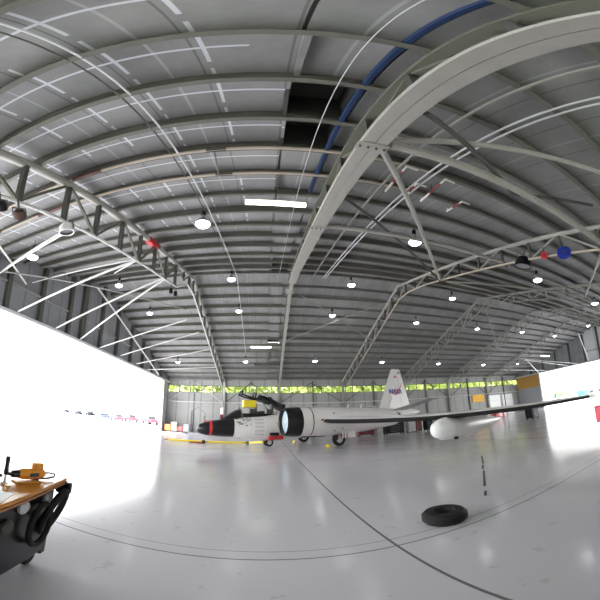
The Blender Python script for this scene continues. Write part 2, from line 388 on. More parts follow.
for a in [((x0,31.0,8.9),(x1,26.0,HZ+.2),.07,'upper white brace pipe fanning out above the right doorway'),((x0,31.0,8.8),(x1,28.0,HZ+.2),.07,'lower white brace pipe fanning out above the right doorway'),
          ((x0,36.0,8.0),(x1,33.0,HZ+.2),.07,'white brace pipe above the right doorway beside the amber door panel'),((x0,20.0,10.6),(x1,23.5,HZ+.3),.07,'white brace pipe above the right doorway at the gable part painted lighter, as lit'),((x0,30.6,8.9),(x1,34.7,HZ-.1),.08,'steep pale pipe dropping to the right doorway corner')]:
    brace(*a, 'white braces to the right door header')
# steel tubes between the trusses
def tie(p, q, r, m, lab): return tag(MB().tube([p,q],r,8).build('tie_tube', m, smooth=True), lab, 'steel tube', 'tie tubes between the roof trusses')
tie((2.3,4.0,7.75),(11.0,4.0,8.0),.11,CHORD,'wide pale tube from the bolted joint right to the tan pipe truss')
tie((2.3,3.9,7.8),(8.6,1.45,8.3),.075,CHORD,'grey tube arching from the bolted joint to the upper right edge')
tie((2.2,4.2,7.75),(11.0,14.9,10.6),.075,CHORD,'pale diagonal tube descending right from the bolted joint below the double-channel truss')
tie((2.32,2.78,7.5),(6.23,4.42,8.16),.06,STEELD,'dark diagonal tube crossing behind the two silver conduits')
tie((6.23,4.42,8.16),(8.9,3.2,8.45),.06,STEELD,'dark tube running right from the end of the dark diagonal tube')
tie((2.3,9.4,9.2),(11.0,9.3,9.2),.09,CHORD,'long pale tube from the second bolted joint to the tan truss')
tie((2.3,7.5,9.2),(11.0,14.9,10.55),.06,STEELD,'dark slanting rod between the double-channel truss and the tan truss')
tie((11.6,9.4,9.2),(20.3,9.4,9.25),.08,STEEL,'grey tube linking the tan truss with the next truss right, near the dark floodlight')
tie((11.6,14.9,10.6),(20.3,14.9,10.6),.08,STEEL,'grey tube linking the tan truss with the next truss, farther back')
tie((11.6,4.1,8.0),(20.3,9.4,9.2),.07,STEEL,'grey diagonal tube behind the blue drum')
tie((11.6,14.9,10.6),(20.3,9.5,9.2),.06,STEEL,'thin grey diagonal tube right of the dark floodlight')
tie((2.0,28.0,9.6),(11.4,28.0,9.6),.05,STEEL,'thin grey tube crossing above the tail of the jet, left part')
tie((11.6,28.0,9.6),(20.3,28.0,9.6),.05,STEEL,'thin grey tube crossing above the tail of the jet, right part')
tie((20.5,20.5,11.6),(29.3,28.0,9.6),.06,STEEL,'slanting grey tube among the far right lamps')
tie((2.0,21.0,11.9),(11.4,28.0,9.6),.045,STEEL,'thin slanting rod right of the centre truss beyond the ridge')
tie((2.0,28.0,9.6),(11.4,21.0,11.9),.045,STEEL,'thin slanting rod crossing its twin in the bay right of centre')
# secondary lattice on the right
for k,(xa,ya) in enumerate([(20.4,12.0),(29.4,18.0)]):
    g = thing('lattice_girder', ['shallow lattice girder running right from behind the blue drum','shallow lattice girder among the lamps far right'][k], 'lattice girder', (xa,ya,0), 0, 'lattice girders on the right')
    zt, zb = roof(ya)-.5, roof(ya)-1.3; L_ = 8.8
    MB().tube([(0,0,zt),(L_,0,zt)],.06,6).build('top_chord', STEEL, g); MB().tube([(0,0,zb),(L_,0,zb)],.06,6).build('bottom_chord', STEEL, g)
    for q in range(8): MB().tube([(q*L_/8,0,zb if q%2 else zt),((q+1)*L_/8,0,zt if q%2 else zb)],.035,5).build('web_diagonal', STEEL, g)

# conduits, pipes and cables along the ceiling
def run(x, ys_, off, r, m, name, lab, cat, dx=0):
    pts = [(x+dx*k/len(ys_), a, roof(a)-off) for k, a in enumerate(ys_)]
    return tag(MB().tube(pts, r, 6).build(name, m, smooth=True), lab, cat)
Yn = [-1.2,21.2]
run(4.32,[-1.0,21.0],.42,.034,LGREY,'conduit','silver conduit under the roof, left one of a close pair','conduit',.4)
run(4.52,[-1.0,21.0],.42,.034,LGREY,'conduit','silver conduit under the roof, right one of a close pair','conduit',.4)
run(3.45,[-1.0,21.0],.42,.055,STEEL,'conduit','single grey conduit between the double-channel truss and the silver pair','conduit',.5)
run(-2.16,[-1.0,21.0,33.3],.36,.028,LGREY,'conduit','pale conduit running over the brightest bell lamp left of centre','conduit')
run(-2.34,[-1.0,21.0],.36,.022,STEELD,'conduit','dark thin conduit beside the pale one over the brightest bell lamp','conduit')
run(1.08,[0,20],.42,.010,LGREY,'cable','thin pale cable strung under the roof left of the double-channel truss','cable')
run(1.50,[-1.2,8.4],.30,.07,LBLUE,'blue_duct','blue duct running along the left side of the double-channel truss','duct')
for yy, rr, lab in ((5.74,.05,'pinkish ceiling pipe with brown sleeves, the nearer of two'),(7.12,.05,'pinkish ceiling pipe with brown sleeves, the farther of two')):
    z_ = roof(yy)-.36
    t = thing('ceiling_pipe', lab, 'pipe', (0,yy,z_), 0, 'pinkish pipes along the purlins')
    MB().tube([(-10.5,0,0),(4.4,0,0)], rr, 8).build('pipe', RUSTP, t, smooth=True)
    for xs_ in ((-5.4,-4.4) if yy<6 else (-8.2,-6.9),): MB().tube([(xs_[0],0,0),(xs_[1],0,0)], rr+.025, 8).build('sleeve', BROWN, t, smooth=True)
    MB().cbox((-1.2,0,.0),(.5,.09,.09)).build('clamp', BLACK, t)
tag(MB().tube([(-1.25,5.74,roof(5.74)-.4),(-1.35,7.1,roof(7.1)-.4)],.02,5).build('hanger_rod', BLACK), 'thin black rod linking the two pinkish ceiling pipes', 'rod')
hs = [((3.70,7.2),(3.56,5.55),'short heater tube with white ends nearest the double-channel truss, leftmost of four'),((4.45,7.25),(4.3,6.3),'short heater tube crossed by the pale diagonal tube, second of four from the left'),
 ((5.05,7.3),(4.85,5.62),'short heater tube with a long white elbow, third of four from the left'),((6.28,7.5),(6.18,6.5),'short white heater tube, rightmost of four')]
for (xa,ya),(xb,yb),lab in hs:
    a = Vector((xa,ya,roof(ya)-.62)); b = Vector((xb,yb,roof(yb)-.62)); d = b-a
    t = thing('heater_tube', lab, 'heater', a, 0, 'heater tubes right of the double-channel truss')
    MB().tube([d*.38, d*.85], .035, 8).build('tube', DRED, t)
    MB().tube([Vector((.06,0,.16)), Vector((0,0,0)), d*.40], .04, 8).build('elbow', TUBEW, t); MB().tube([d*.84, d, d+Vector((.34,.02,.0))], .04, 8).build('elbow', TUBEW, t)
    MB().cbox(d*.5+Vector((0,0,.17)),(.02,.02,.34)).build('hanger', STEELD, t)
# window reflector shade hanging near windows
for (x,y_,z_,l,lab) in ((-1.2,33.5,8.2,3.2,'dark narrow panel hanging near the far windows left of centre'),(28.0,36.5,7.6,2.6,'dark narrow panel hanging near the far windows at right')):
    t = thing('hanging_panel', lab, 'panel', (x,y_,z_)); MB().box(0,l,-.1,.1,0,.35).build('board', STEELD, t, bevel=.01)
    for q in (.3,l-.3): MB().tube([(q,0,.35),(q,0,roof(y_)-z_-.3)],.015,5).build('hanger', STEELD, t)

# ------------------------------------------------------------------ lamps
lp = [(-2.29,9.4,1,'brightest bell lamp, hanging above and left of centre'),(-2.29,18.6,0,'bell lamp directly beyond the brightest one, before the ridge'),
 (6.2,9.84,1,'large bell lamp hanging right of the double-channel truss'),(6.3,19.3,0,'bell lamp beyond the large one right of centre'),
 (15.1,10.1,1,'large bell lamp under the dark floodlight at right'),(15.6,19.6,0,'bell lamp in the middle of the right half, beyond the tan truss'),
 (23.7,10.2,1,'bell lamp nearest the right edge of the picture'),(23.0,24.9,0,'bell lamp over the orange sign, before the far slope'),
 (30.65,24.4,0,'bell lamp in the right half just right of the one over the sign'),(-10.4,17.8,0,'bell lamp above the white braces at left'),
 (-10.5,9.2,1,'bell lamp at far left among the white pipes'),(-10.4,24.0,0,'bell lamp farther back above the left doorway'),
 (-2.24,24.2,0,'bell lamp just beyond the ridge left of centre'),(5.84,33.1,0,'low bell lamp between the intake and the fin'),
 (14.25,33.2,0,'low bell lamp directly above the white fin'),(22.8,33.5,0,'low bell lamp above the tail plane tip'),
 (31.45,33.7,0,'low bell lamp over the far amber sign'),(38.4,24.2,0,'bell lamp above the right doorway, nearer one'),
 (14.8,24.9,0,'bell lamp high above the fin beyond the ridge'),(39.3,33.3,0,'low bell lamp beside the amber door panel'),
 (6.05,24.6,0,'small dim bell lamp beyond the ridge right of the centre truss'),(39.1,18.6,0,'bell lamp close under the right gable'),(-10.3,33.4,0,'low bell lamp by the far left corner windows'),(-2.2,33.3,0,'low bell lamp over the nose of the jet')]
def make_lamp():
    t = thing('bell_lamp','x','lamp')
    MB().lathe([(.06,.30),(.10,.28),(.12,.12),(.22,.02),(.29,-.14),(.285,-.15),(.21,0),(.10,.10)],(0,0,0),20).build('reflector', GREY, t, smooth=True)
    MB().lathe([(.001,.56),(.09,.55),(.10,.30),(.001,.29)],(0,0,0),12).build('ballast_housing', BLACK, t, smooth=True)
    MB().sphere((0,0,-.13),.265,16,(1,1,.55)).build('lens', LENS, t, smooth=True)
    MB().tube([(0,0,.55),(0,0,.92)],.018,5).build('hanger', STEELD, t)
    return t
L0 = make_lamp()
for i,(x,y_,big,lab) in enumerate(lp):
    o = L0 if i==0 else dup(L0); o.location = (x,y_,roof(y_)-1.2); o.scale = (1,1,1) if big else (.95,.95,.95)
    o['label'] = lab + ', glowing white'; o['group'] = 'bell lamps under the roof'
for x,y_,l,rz,lab in ((.34,8.1,1.95,.06,'long bright tube light hanging top centre'),(-.4,30.4,2.2,0,'tube light glowing above the far windows left of the centre'),(44.0,30.5,2.6,0,'tube light glowing at far right above the doorway')):
    t = thing('tube_light', lab, 'light', (x,y_,roof(y_)-1.2), rz, 'tube lights')
    MB().box(-l/2,l/2,-.10,.10,.05,.11).build('housing', WHITE2, t, bevel=.01); MB().lathe([(.001,-l/2),(.07,-l/2+.02),(.08,-l/2+.1),(.08,l/2-.1),(.07,l/2-.02),(.001,l/2)],(0,0,0),12,'x').build('tube', TUBEL, t, smooth=True)
    MB().tube([(0,0,.1),(0,0,.85)],.03,6).build('hanger', STEELD, t)

# floodlight cans and reels on the outer chords
def can(name, loc, r, h, bodym, facem, lab, cat, tilt, g=None):
    t = thing(name, lab, cat, loc, 0, g); t.rotation_euler = tilt
    MB().lathe([(.001,h),(r*.7,h*.98),(r*.95,h*.7),(r,0),(r*.88,.0),(r*.8,h*.5)],(0,0,0),20).build('housing', bodym, t, smooth=True)
    MB().lathe([(.001,.06),(r*.85,.05),(r*.86,.03)],(0,0,0),20).build('face', facem, t, smooth=True)
    MB().tube([(-r*1.1,0,h*.3),(-r*1.1,0,h*1.25),(r*1.1,0,h*1.25),(r*1.1,0,h*.3)],.025,6).build('bracket', STEELD, t)
    MB().tube([(0,0,h*1.2),(0,0,h*1.25+.35)],.03,6).build('hanger', STEELD, t)
    return t
can('floodlight',(-5.7,6.2,7.38),.24,.32,WHITE2,BLACK,'black and white floodlight can hanging from the left truss chord','floodlight',(.15,-.1,0))
can('reel_lamp',(-5.75,4.35,6.85),.17,.26,BROWN,DRED,'reddish brown round lamp hanging near the left edge','lamp',(1.2,.2,.6))
can('reel_lamp',(-5.75,3.75,6.8),.15,.25,BLACK,GREY,'dark round lamp hanging at the very left edge','lamp',(1.2,.2,.6))
can('floodlight',(11.15,8.2,8.5),.42,.50,BLACK,GREY,'dark grey floodlight can under the tan truss at right','floodlight',(.25,.1,0))
def reel(loc, r, m, lab):
    t = thing('cable_reel', lab, 'reel', loc, 0); t.rotation_euler = (0,0,-.9)
    MB().lathe([(.001,-.09),(r,-.09),(r,-.06),(r*.8,-.05),(r*.8,.05),(r,.06),(r,.09),(.001,.09)],(0,0,0),24,'y').build('drum', m, t, smooth=True)
    MB().lathe([(.001,-.12),(r*.25,-.12),(r*.25,-.09)],(0,0,0),12,'y').build('hub', STEELD, t); MB().tube([(0,0,r*.9),(0,0,r+.3)],.03,6).build('hanger', STEELD, t)
reel((11.0,5.72,8.15),.31,BLUE,'round blue drum hanging under the tan truss at right'); reel((11.0,6.75,8.45),.17,RED,'small round red drum hanging left of the blue one')
for k,(yy,lab) in enumerate(((16.0,'left'),(16.9,'right'))):
    t = thing('hook_block','small dark hook block hanging under the left truss, %s of two'%lab,'hook block',(-5.65,yy,botz(yy)-.45),0,'hook blocks')
    MB().box(-.1,.1,-.1,.1,-.25,.1).build('block', BLACK, t, bevel=.02); MB().tube([(0,0,.1),(0,0,.4)],.02,5).build('hook_rod', STEELD, t)
o = tag(MB().beam((-5.65,11.95,topz(11.95)-.02),(-5.65,13.3,topz(13.3)-.02),.30,.30).build('red_wrap', RED), 'red cloth wrapped around the top pipe of the left truss', 'cloth')

# ------------------------------------------------------------------ the aircraft
OX, OY = 4.0, 22.1
AC = thing('jet_aircraft','large white research jet with black nose, open canopy and a tall fin with blue lettering','aircraft',(OX,OY,0))
th = math.atan2(1.78,5.61)     # local +x = nose direction, +y = right wing side; the viewer's side is -y
ang = math.atan2(-math.sin(th), -math.cos(th)); AC.rotation_euler = (0,0,ang)
# local frame: x forward; camera side sd = (sin th,-cos th) -> local y = +1 ? computed below
sdv = Vector((math.sin(th),-math.cos(th),0)); ly = Vector((-math.sin(ang),math.cos(ang),0)); SG = 1 if sdv.dot(ly) > 0 else -1
def ring(s, zc, ry, rz, n=28, yc=0, pw=1): return [(s, yc+ry*math.cos(2*PI*k/n), zc+rz*math.sin(2*PI*k/n)) for k in range(n)]
secsF = [(6.42,1.36,.74,.68),(6.0,1.36,.79,.74),(5.4,1.34,.84,.82),(4.36,1.32,.88,.92),(3.4,1.42,.92,.98),(2.6,1.5,.95,1.0),(1,1.58,.97,1.02),(-1,1.6,.97,1.03),(-3,1.66,.93,.98),(-5,1.78,.8,.84),(-7,1.9,.62,.64),(-9,2.0,.42,.42),(-10.4,2.08,.24,.24),(-11.0,2.1,.08,.08)]
FUS = MB().loft([ring(*a) for a in secsF]).build('fuselage', WHITE, AC, smooth=True)
MB().loft([ring(*a) for a in [(8.84,1.16,.02,.02),(8.80,1.16,.20,.18),(8.62,1.17,.36,.33),(8.25,1.20,.49,.45),(7.6,1.25,.60,.55),(7.0,1.30,.68,.62),(6.43,1.36,.745,.685)]]).build('nose_cone', BLACK, AC, smooth=True)
MB().loft([ring(8.02,1.22,.545,.50),ring(7.86,1.235,.565,.52)]).build('nose_band', RED, AC, smooth=True)
# windscreen and cockpit
MB().loft([[(7.3,0,1.82),(7.3,.05,1.8),(7.2,.06,1.7),(7.2,-.06,1.7),(7.3,-.05,1.8)],[(6.3,0,2.5),(6.3,.35,2.35),(6.3,.48,1.9),(6.3,-.48,1.9),(6.3,-.35,2.35)],[(5.9,0,2.62),(5.9,.36,2.45),(5.9,.5,2.0),(5.9,-.5,2.0),(5.9,-.36,2.45)]]).build('windscreen', BLACK, AC, smooth=True)
MB().tube([(5.85,-.5,2.0),(5.95,-.42,2.5),(6.0,0,2.72),(5.95,.42,2.5),(5.85,.5,2.0)],.05,6).build('windscreen_frame', STEELD, AC)
cp = MB().box(3.0,5.85,-.45,.45,2.02,2.3).build('cockpit_rim', BLACK, AC, bevel=.04)
for s_ in (5.2,4.0):
    MB().box(s_-.35,s_+.1,-.24,.24,2.2,2.62).box(s_-.42,s_-.25,-.22,.22,2.3,3.0).build('ejection_seat', STEELD, AC, bevel=.03)
MB().box(4.85,5.75,-.3,.3,2.72,3.22).build('seat_cover', YELLOW, AC, bevel=.06)
can_ = MB()
for sy in (-.44,.44): can_.tube([(2.75,sy,2.5),(3.6,sy,2.95),(4.6,sy,3.28),(5.5,sy,3.45),(5.95,sy,3.62)],.06,6)
for s_, z_, h_ in ((2.9,2.55,.45),(3.9,3.0,.5),(5.0,3.35,.42),(5.95,3.55,.35)): can_.tube([(s_,-.44,z_),(s_-.12,-.3,z_+h_*.8),(s_-.15,0,z_+h_),(s_-.12,.3,z_+h_*.8),(s_,.44,z_)],.055,6)
cn = can_.build('canopy_frame', BLACK, AC, smooth=True)
MB().loft([[(s_-.1,.42*math.cos(a),z_+h_*math.sin(a)) for a in [PI*k/8 for k in range(9)]] for s_,z_,h_ in ((2.9,2.55,.42),(3.9,3.0,.46),(4.7,3.27,.40))],False).build('canopy_skin', BLACK, cn, smooth=True, solid=.02)
MB().tube([(3.6,-.3,2.3),(4.2,-.3,3.05)],.04,6).build('canopy_strut', CHROME, AC)
# fuselage bands and marks on the viewer's side
def fus_at(s):
    for a, b in zip(secsF, secsF[1:]):
        if b[0] <= s <= a[0]:
            t = (a[0]-s)/(a[0]-b[0]); return [a[i]+(b[i]-a[i])*t for i in range(4)]
def band(s0, s1, name, m, e=.012): return MB().loft([ring(s,fus_at(s)[1],fus_at(s)[2]+e,fus_at(s)[3]+e,36) for s in (s0,s1)],False).build(name, m, AC, smooth=True)
band(5.18,5.12,'panel_strip',WHITE2); band(4.42,4.36,'panel_strip',WHITE2)
def patch(s0,s1,a0,a1,name,m,par=None,e=.014,n=4):
    secs = []
    for i in range(n+1):
        s = s0+(s1-s0)*i/n; f = fus_at(s)
        secs.append([(s, SG*(f[2]+e)*math.cos(a0+(a1-a0)*k/n), f[1]+(f[3]+e)*math.sin(a0+(a1-a0)*k/n)) for k in range(n+1)])
    vs = [v for g in secs for v in g]; fs = [(i*(n+1)+k,i*(n+1)+k+1,(i+1)*(n+1)+k+1,(i+1)*(n+1)+k) for i in range(n) for k in range(n)]
    return MB().add(vs,fs).build(name, m, par or AC)
for k in range(5): patch(5.08,4.46,-.55+k*.3,-.51+k*.3,'vent_slat',GREY)
mk = MB(); random.seed(3)
for k in range(34):
    s = 5.3+random.random()*.9; a = .1+random.random()*.75; f = fus_at(s); l = .04+random.random()*.13
    vs = []
    for ds, da in ((0,0),(l,0),(l,.05),(0,.05)): vs.append((s+ds, SG*(f[2]+.02)*math.cos(a+da), f[1]+(f[3]+.02)*math.sin(a+da)))
    mk.add(vs,[(0,1,2,3)])
mo = mk.build('stencil_markings', STEELD, AC); mo['kind'] = 'stuff'
patch(3.55,3.3,.0,.32,'emblem',mat('emblem_gold',(.5,.30,.08),.5)); patch(3.25,2.9,.2,.27,'emblem_text',mat('gold_text',(.55,.45,.2),.5))
for k in range(4): patch(4.2-k*.22,4.12-k*.22,.85,.92,'stencil_letter',RED)
# dorsal bits
MB().tube([(-2.6,0,2.55),(-2.8,0,3.0)],.04,6).build('dorsal_antenna', WHITE2, AC)
MB().tube([(-3.9,0,2.5),(-4.1,0,2.98)],.05,6).build('dorsal_antenna', WHITE2, AC); MB().box(-3.6,-3.3,-.15,.15,2.5,2.7).build('dorsal_scoop', WHITE2, AC)
MB().loft([[(s,-.18,z0),(s,.18,z0),(s,.10,z1),(s,-.10,z1)] for s,z0,z1 in ((1.5,2.4,2.45),(0,2.5,2.72),(-6,2.3,2.62),(-8,2.2,2.45))]).build('dorsal_spine', WHITE, AC, smooth=True)
# wings
def airfoil(s_le, c, t, yv, z, n=10):
    up_, lo = [], []
    for i in range(n+1):
        x = (1-math.cos(PI*i/n))/2; h = t*c*(1.48*math.sqrt(x)-.63*x-1.76*x*x+1.42*x**3-.5*x**4)
        up_.append((s_le-c*x, yv, z+h)); lo.append((s_le-c*x, yv, z-h*.6))
    return up_ + lo[-2:0:-1]
def wing(side):
    st = [(.6,2.0,6.4,.095,1.72),(2.0,2.0,6.3,.095,1.72),(4.2,1.85,6.0,.09,1.70),(7,1.75,5.4,.085,1.64),(12,1.45,4.1,.088,1.54),(16,1.2,3.0,.085,1.53),(18.2,1.05,2.2,.07,1.56)]
    w_ = MB().loft([airfoil(le,c,t,SG*side*yy,z) for yy,le,c,t,z in st]).build('wing', WHITE, AC, smooth=True)
    b = MB(); secs = []
    for yy,le,c,t,z in st[2:]:
        af = airfoil(le,c,t,SG*side*yy,z); n=10
        up_ = af[:3]; lo = [af[-1],af[-2]]
        g = [af[-3],lo[1],lo[0],up_[0],up_[1]]
        cx = le-.1*c
        secs.append([(q[0]+(.02 if q[0]>cx else .0)+.012, q[1], z+(q[2]-z)*1.12) for q in g])
    b.loft(secs).build('deicing_boot', RUBBER, w_, smooth=True)
    MB().sphere((.1,SG*side*18.2,1.57),.07,10,(12,.6,1)).build('tip_light', WHITE2, w_, smooth=True)
    return w_
wing(1); wing(-1)
# engine nacelles
def nac(side):
    y0 = SG*side*2.95
    def rr(s,r,zc=1.72): return ring(s,zc,r,r,32,y0)
    nb = MB().loft([rr(3.0,.92),rr(1.5,.95),rr(0,.92,1.70),rr(-2,.8,1.68),rr(-4,.62,1.68),rr(-5.0,.5,1.68)]).build('engine_nacelle', WHITE, AC, smooth=True)
    MB().loft([rr(2.98,.925),rr(3.4,.91),rr(3.85,.86),rr(3.95,.80),rr(3.90,.74),rr(3.5,.72)],False).build('intake_cowl', BLACK, nb, smooth=True)
    MB().loft([rr(3.70,.745),rr(3.78,.6),rr(3.80,.001)],False).build('intake_cover', COVER, nb, smooth=True)
    MB().lathe([(.001,.06),(.06,.05),(.07,0)],(3.8,y0,1.72),10,'x').build('cover_grip', WHITE2, nb)
    MB().loft([rr(2.36,.945),rr(2.30,.947)],False).build('seam_band', DRED, nb, smooth=True)
    MB().lathe([(.001,0),(.09,.0),(.08,.12),(.001,.14)],(1.75,y0+SG*side*.93,1.78),10,'y').build('vent_scoop', DRED, nb)
    MB().lathe([(.49,0),(.40,-.35),(.30,-.35)],(-5.0,y0,1.68),24,'x').build('exhaust_pipe', STEELD, nb, smooth=True)
    for sx,zz in ((.9,2.2),(.3,1.2),(.9,1.1)): MB().sphere((sx,y0+SG*side*.90,zz),.05,8,(1,.5,1)).build('drain_port', STEELD, nb)
nac(1); nac(-1)
# fin
def sec_fin(z, sle, ste, t): 
    c = sle-ste; return [(sle,0,z),(sle-.3*c,t,z),(ste,.02,z),(ste,-.02,z),(sle-.3*c,-t,z)]
fin = MB().loft([sec_fin(2.2,-5.75,-9.9,.16),sec_fin(6.1,-7.62,-8.75,.06),sec_fin(6.16,-7.8,-8.7,.03)]).build('fin', WHITE, AC)
ys_ = SG*.15
MB().add([(-8.55,ys_,2.3),(-8.58,ys_,2.3),(-8.28,SG*.09,5.9),(-8.25,SG*.09,5.9)],[(0,1,2,3)]).build('rudder_line', GREY, fin)
def text_on(par, s, ys0, z, body, size, m, name):
    cu = bpy.data.curves.new(name,'FONT'); cu.body = body; cu.size = size; cu.extrude = .004; cu.offset = .012; cu.materials.append(m); cu.align_x = 'CENTER'
    o = bpy.data.objects.new(name, cu); COL.objects.link(o); o.parent = par
    # text x along -forward, y up, facing the viewer's side
    bpy.context.view_layer.update(); me = bpy.data.meshes.new_from_object(o.evaluated_get(bpy.context.evaluated_depsgraph_get())); bpy.data.objects.remove(o)
    o = bpy.data.objects.new(name, me); COL.objects.link(o); o.parent = par
    if not me.materials: me.materials.append(m)
    o.matrix_local = Matrix(((-1,0,0,s),(0,0,SG,ys0),(0,1,0,z),(0,0,0,1))); return o
text_on(fin,-7.9,SG*.165,3.85,'NASA',.62,NAVY,'lettering')
sw = []
for k in range(13):
    t = k/12; sw.append((-7.75-1.0*t, 3.75+1.0*t**1.7+.1*t))
m_ = MB()
for (a,b),(c,d),k in zip(sw,sw[1:],range(12)):
    w0, w1 = .05+.05*math.sin(PI*k/12), .05+.05*math.sin(PI*(k+1)/12)
    m_.add([(a,SG*.172,b-w0),(c,SG*.172,d-w1),(c,SG*.172,d+w1),(a,SG*.172,b+w0)],[(0,1,2,3)])
m_.build('red_swoosh', RED, fin, solid=.004)
mo = MB().tube([(-7.55+.38*math.cos(a),SG*.165,4.45+.5*math.sin(a)) for a in [2.4+.35*k for k in range(9)]],.022,5).tube([(-7.4,SG*.165,3.6),(-7.0,SG*.17,2.9)],.02,5).build('orbit_line', mat('pale_red',(.6,.3,.32),.5), fin)
flag = MB().add([(-7.85,SG*.12,5.32),(-8.15,SG*.12,5.32),(-8.15,SG*.11,5.52),(-7.85,SG*.11,5.52)],[(0,1,2,3)]).build('flag', FLAGR, fin, solid=.01)
MB().add([(-7.85,SG*.125,5.42),(-7.98,SG*.125,5.42),(-7.98,SG*.12,5.52),(-7.85,SG*.12,5.52)],[(0,1,2,3)]).build('canton', NAVY, flag, solid=.01)
MB().add([(-8.42,SG*.075,5.72),(-8.68,SG*.075,5.72),(-8.66,SG*.065,5.96),(-8.40,SG*.065,5.96)],[(0,1,2,3)]).build('square_emblem', GREY, fin, solid=.01)
for sd_ in (1,-1):
    MB().loft([airfoil(-6.9,2.2,.08,SG*sd_*.2,2.32,8),airfoil(-7.9,1.3,.08,SG*sd_*4.2,3.05,8)]).build('tailplane', LGREY, AC, smooth=True)
# wing pods
def pod(side):
    y0 = SG*side*12.75
    po = MB().loft([ring(s,1.08,r,r*1.02,28,y0) for s,r in ((2.2,.02),(2.15,.15),(2.0,.28),(1.65,.40),(1.1,.46),(.2,.46),(-.7,.40),(-1.7,.28),(-2.5,.16),(-3.1,.05))]).build('wing_pod', WHITE, AC, smooth=True)
    MB().loft([ring(s,1.08,r+.012,r*1.02+.012,28,y0) for s,r in ((2.2,.02),(2.15,.15),(2.0,.28),(1.65,.40),(1.4,.43))],True).build('pod_nose', WHITE2, po, smooth=True)
    MB().box(-2.2,.9,y0-.06,y0+.06,1.4,1.62).build('pylon', LGREY, po)
    MB().sphere((1.2,y0+SG*side*.3,.68),.09,8,(1.6,1,.6)).build('vent_scoop', BLACK, po)
pod(1); pod(-1)
# undercarriage
def wheel(par, x, y_, r, w_):
    o = MB().lathe([(r*.55,-w_/2),(r*.9,-w_/2),(r,-w_*.3),(r,w_*.3),(r*.9,w_/2),(r*.55,w_/2)],(x,y_,r),24,'y').build('wheel', RUBBER, par, smooth=True)
    MB().lathe([(.001,-w_*.35),(r*.56,-w_*.4),(r*.56,w_*.4),(.001,w_*.35)],(x,y_,r),20,'y').build('hub', LGREY, o, smooth=True)
for sd_ in (1,-1):
    y0 = SG*sd_*3.0
    g = MB().tube([(.25,y0,.48),(.45,y0,1.5)],.10,10).tube([(.25,y0-SG*sd_*.22,.48),(.25,y0,.48),(.25,y0,.55)],.07,8).tube([(.3,y0,.9),(-.5,y0,1.2)],.05,6).build('main_gear', BLACK, AC, smooth=True)
    wheel(g, -.05, y0-SG*sd_*.26, .47, .26)
    MB().box(-.9,.1,y0+SG*sd_*.45-.02,y0+SG*sd_*.45+.02,.55,1.2).build('gear_door', WHITE, AC, bevel=.01)
g = MB().tube([(3.9,0,.28),(4.0,0,1.0)],.07,8).tube([(3.9,-.24,.28),(3.9,.24,.28)],.04,6).build('nose_gear', BLACK, AC)
for s_ in (-.2,.2): wheel(g, 3.9, s_, .29, .14)
for k,(s_,z_) in enumerate(((4.0,.48),(3.45,.52))):
    MB().box(s_-.25,s_+.25,SG*1.02-.16,SG*1.02+.16,z_,z_+.28).build('red_inlet_plug', RED, AC, bevel=.08)
MB().box(3.5,4.1,SG*.95-.14,SG*.95+.14,.78,1.0).build('black_inlet_plug', BLACK, AC, bevel=.05)
MB().box(.9,2.6,SG*2.6,SG*2.68,.70,.80).build('bay_door_rod', BLACK, AC)
for k in range(4): MB().box(.55-.22*k,.60-.22*k,SG*3.7,SG*3.72,.55,.92).build('warning_ribbon', DRED, AC)
# chocks and tow bar
def W(s, ys0, z=0): 
    q = Vector((OX,OY,z)) + Vector((-math.cos(th),-math.sin(th),0))*s + sdv*ys0; return q
def chock(s, ys0, lab):
    q = W(s,ys0); t = MB().loft([[(-.1,-.2,0),(.1,-.2,0),(.02,-.2,.16),(-.02,-.2,.16)],[(-.1,.2,0),(.1,.2,0),(.02,.2,.16),(-.02,.2,.16)]]).build('wheel_chock', YELLOW, None, tuple(q), bevel=.01)
    t.rotation_euler = (0,0,ang); tag(t, lab, 'wheel chock', 'wheel chocks')
chock(.78,2.75,'yellow chock in front of the main wheel nearest the viewer'); chock(.78,-2.75,'yellow chock in front of the main wheel on the far side')
TB = thing('tow_bar','long yellow tow bar lying on the floor under the black nose','tow bar')
a_, b_ = Vector((-7.0,21.6,.12)), Vector((-1.2,22.35,.14)); 
MB().tube([a_,b_,W(4.25,0,.3)],.075,8).build('bar', YELLOW, TB, smooth=True)
MB().tube([a_+Vector((.2,.28,0)),a_.lerp(b_,.75),],.05,8).build('side_bar', YELLOW, TB, smooth=True)
MB().box(-5.4,-4.4,21.55,22.05,0,.09).build('skid_plate', DRED, TB)
for q in (a_.lerp(b_,.45), b_): MB().lathe([(.05,-.06),(.13,-.06),(.13,.06),(.05,.06)],(q.x,q.y-.12,.13),16,'y').build('wheel', RUBBER, TB, smooth=True)
MB().tube([a_+Vector((-.35,0,0)),a_],.05,8).build('hitch', STEEL, TB)

# ------------------------------------------------------------------ equipment along the far wall
def chest(loc, w_, d, h, m, lab, rz=0, legs=False):
    t = thing('tool_chest', lab, 'tool chest', loc, rz, 'tool chests and carts behind the jet')
    MB().box(-w_/2,w_/2,-d/2,d/2,.14,h).build('body', m, t, bevel=.02)
    nd = max(2,int(h/.22))
    for k in range(nd):
        z0 = .18+(h-.22)*k/nd; dr = MB().box(-w_/2+.04,w_/2-.04,-d/2-.02,-d/2,z0,z0+(h-.22)/nd-.02).build('drawer', m, t)
        MB().box(-w_/4,w_/4,-d/2-.045,-d/2-.02,z0+(h-.22)/nd-.07,z0+(h-.22)/nd-.05).build('handle', CHROME, dr)
    for sx in (-1,1):
        for sy in (-1,1): MB().lathe([(.001,-.02),(.07,-.02),(.07,.02),(.001,.02)],(sx*(w_/2-.1),sy*(d/2-.1),.07),12,'y').build('caster', RUBBER, t)
    return t
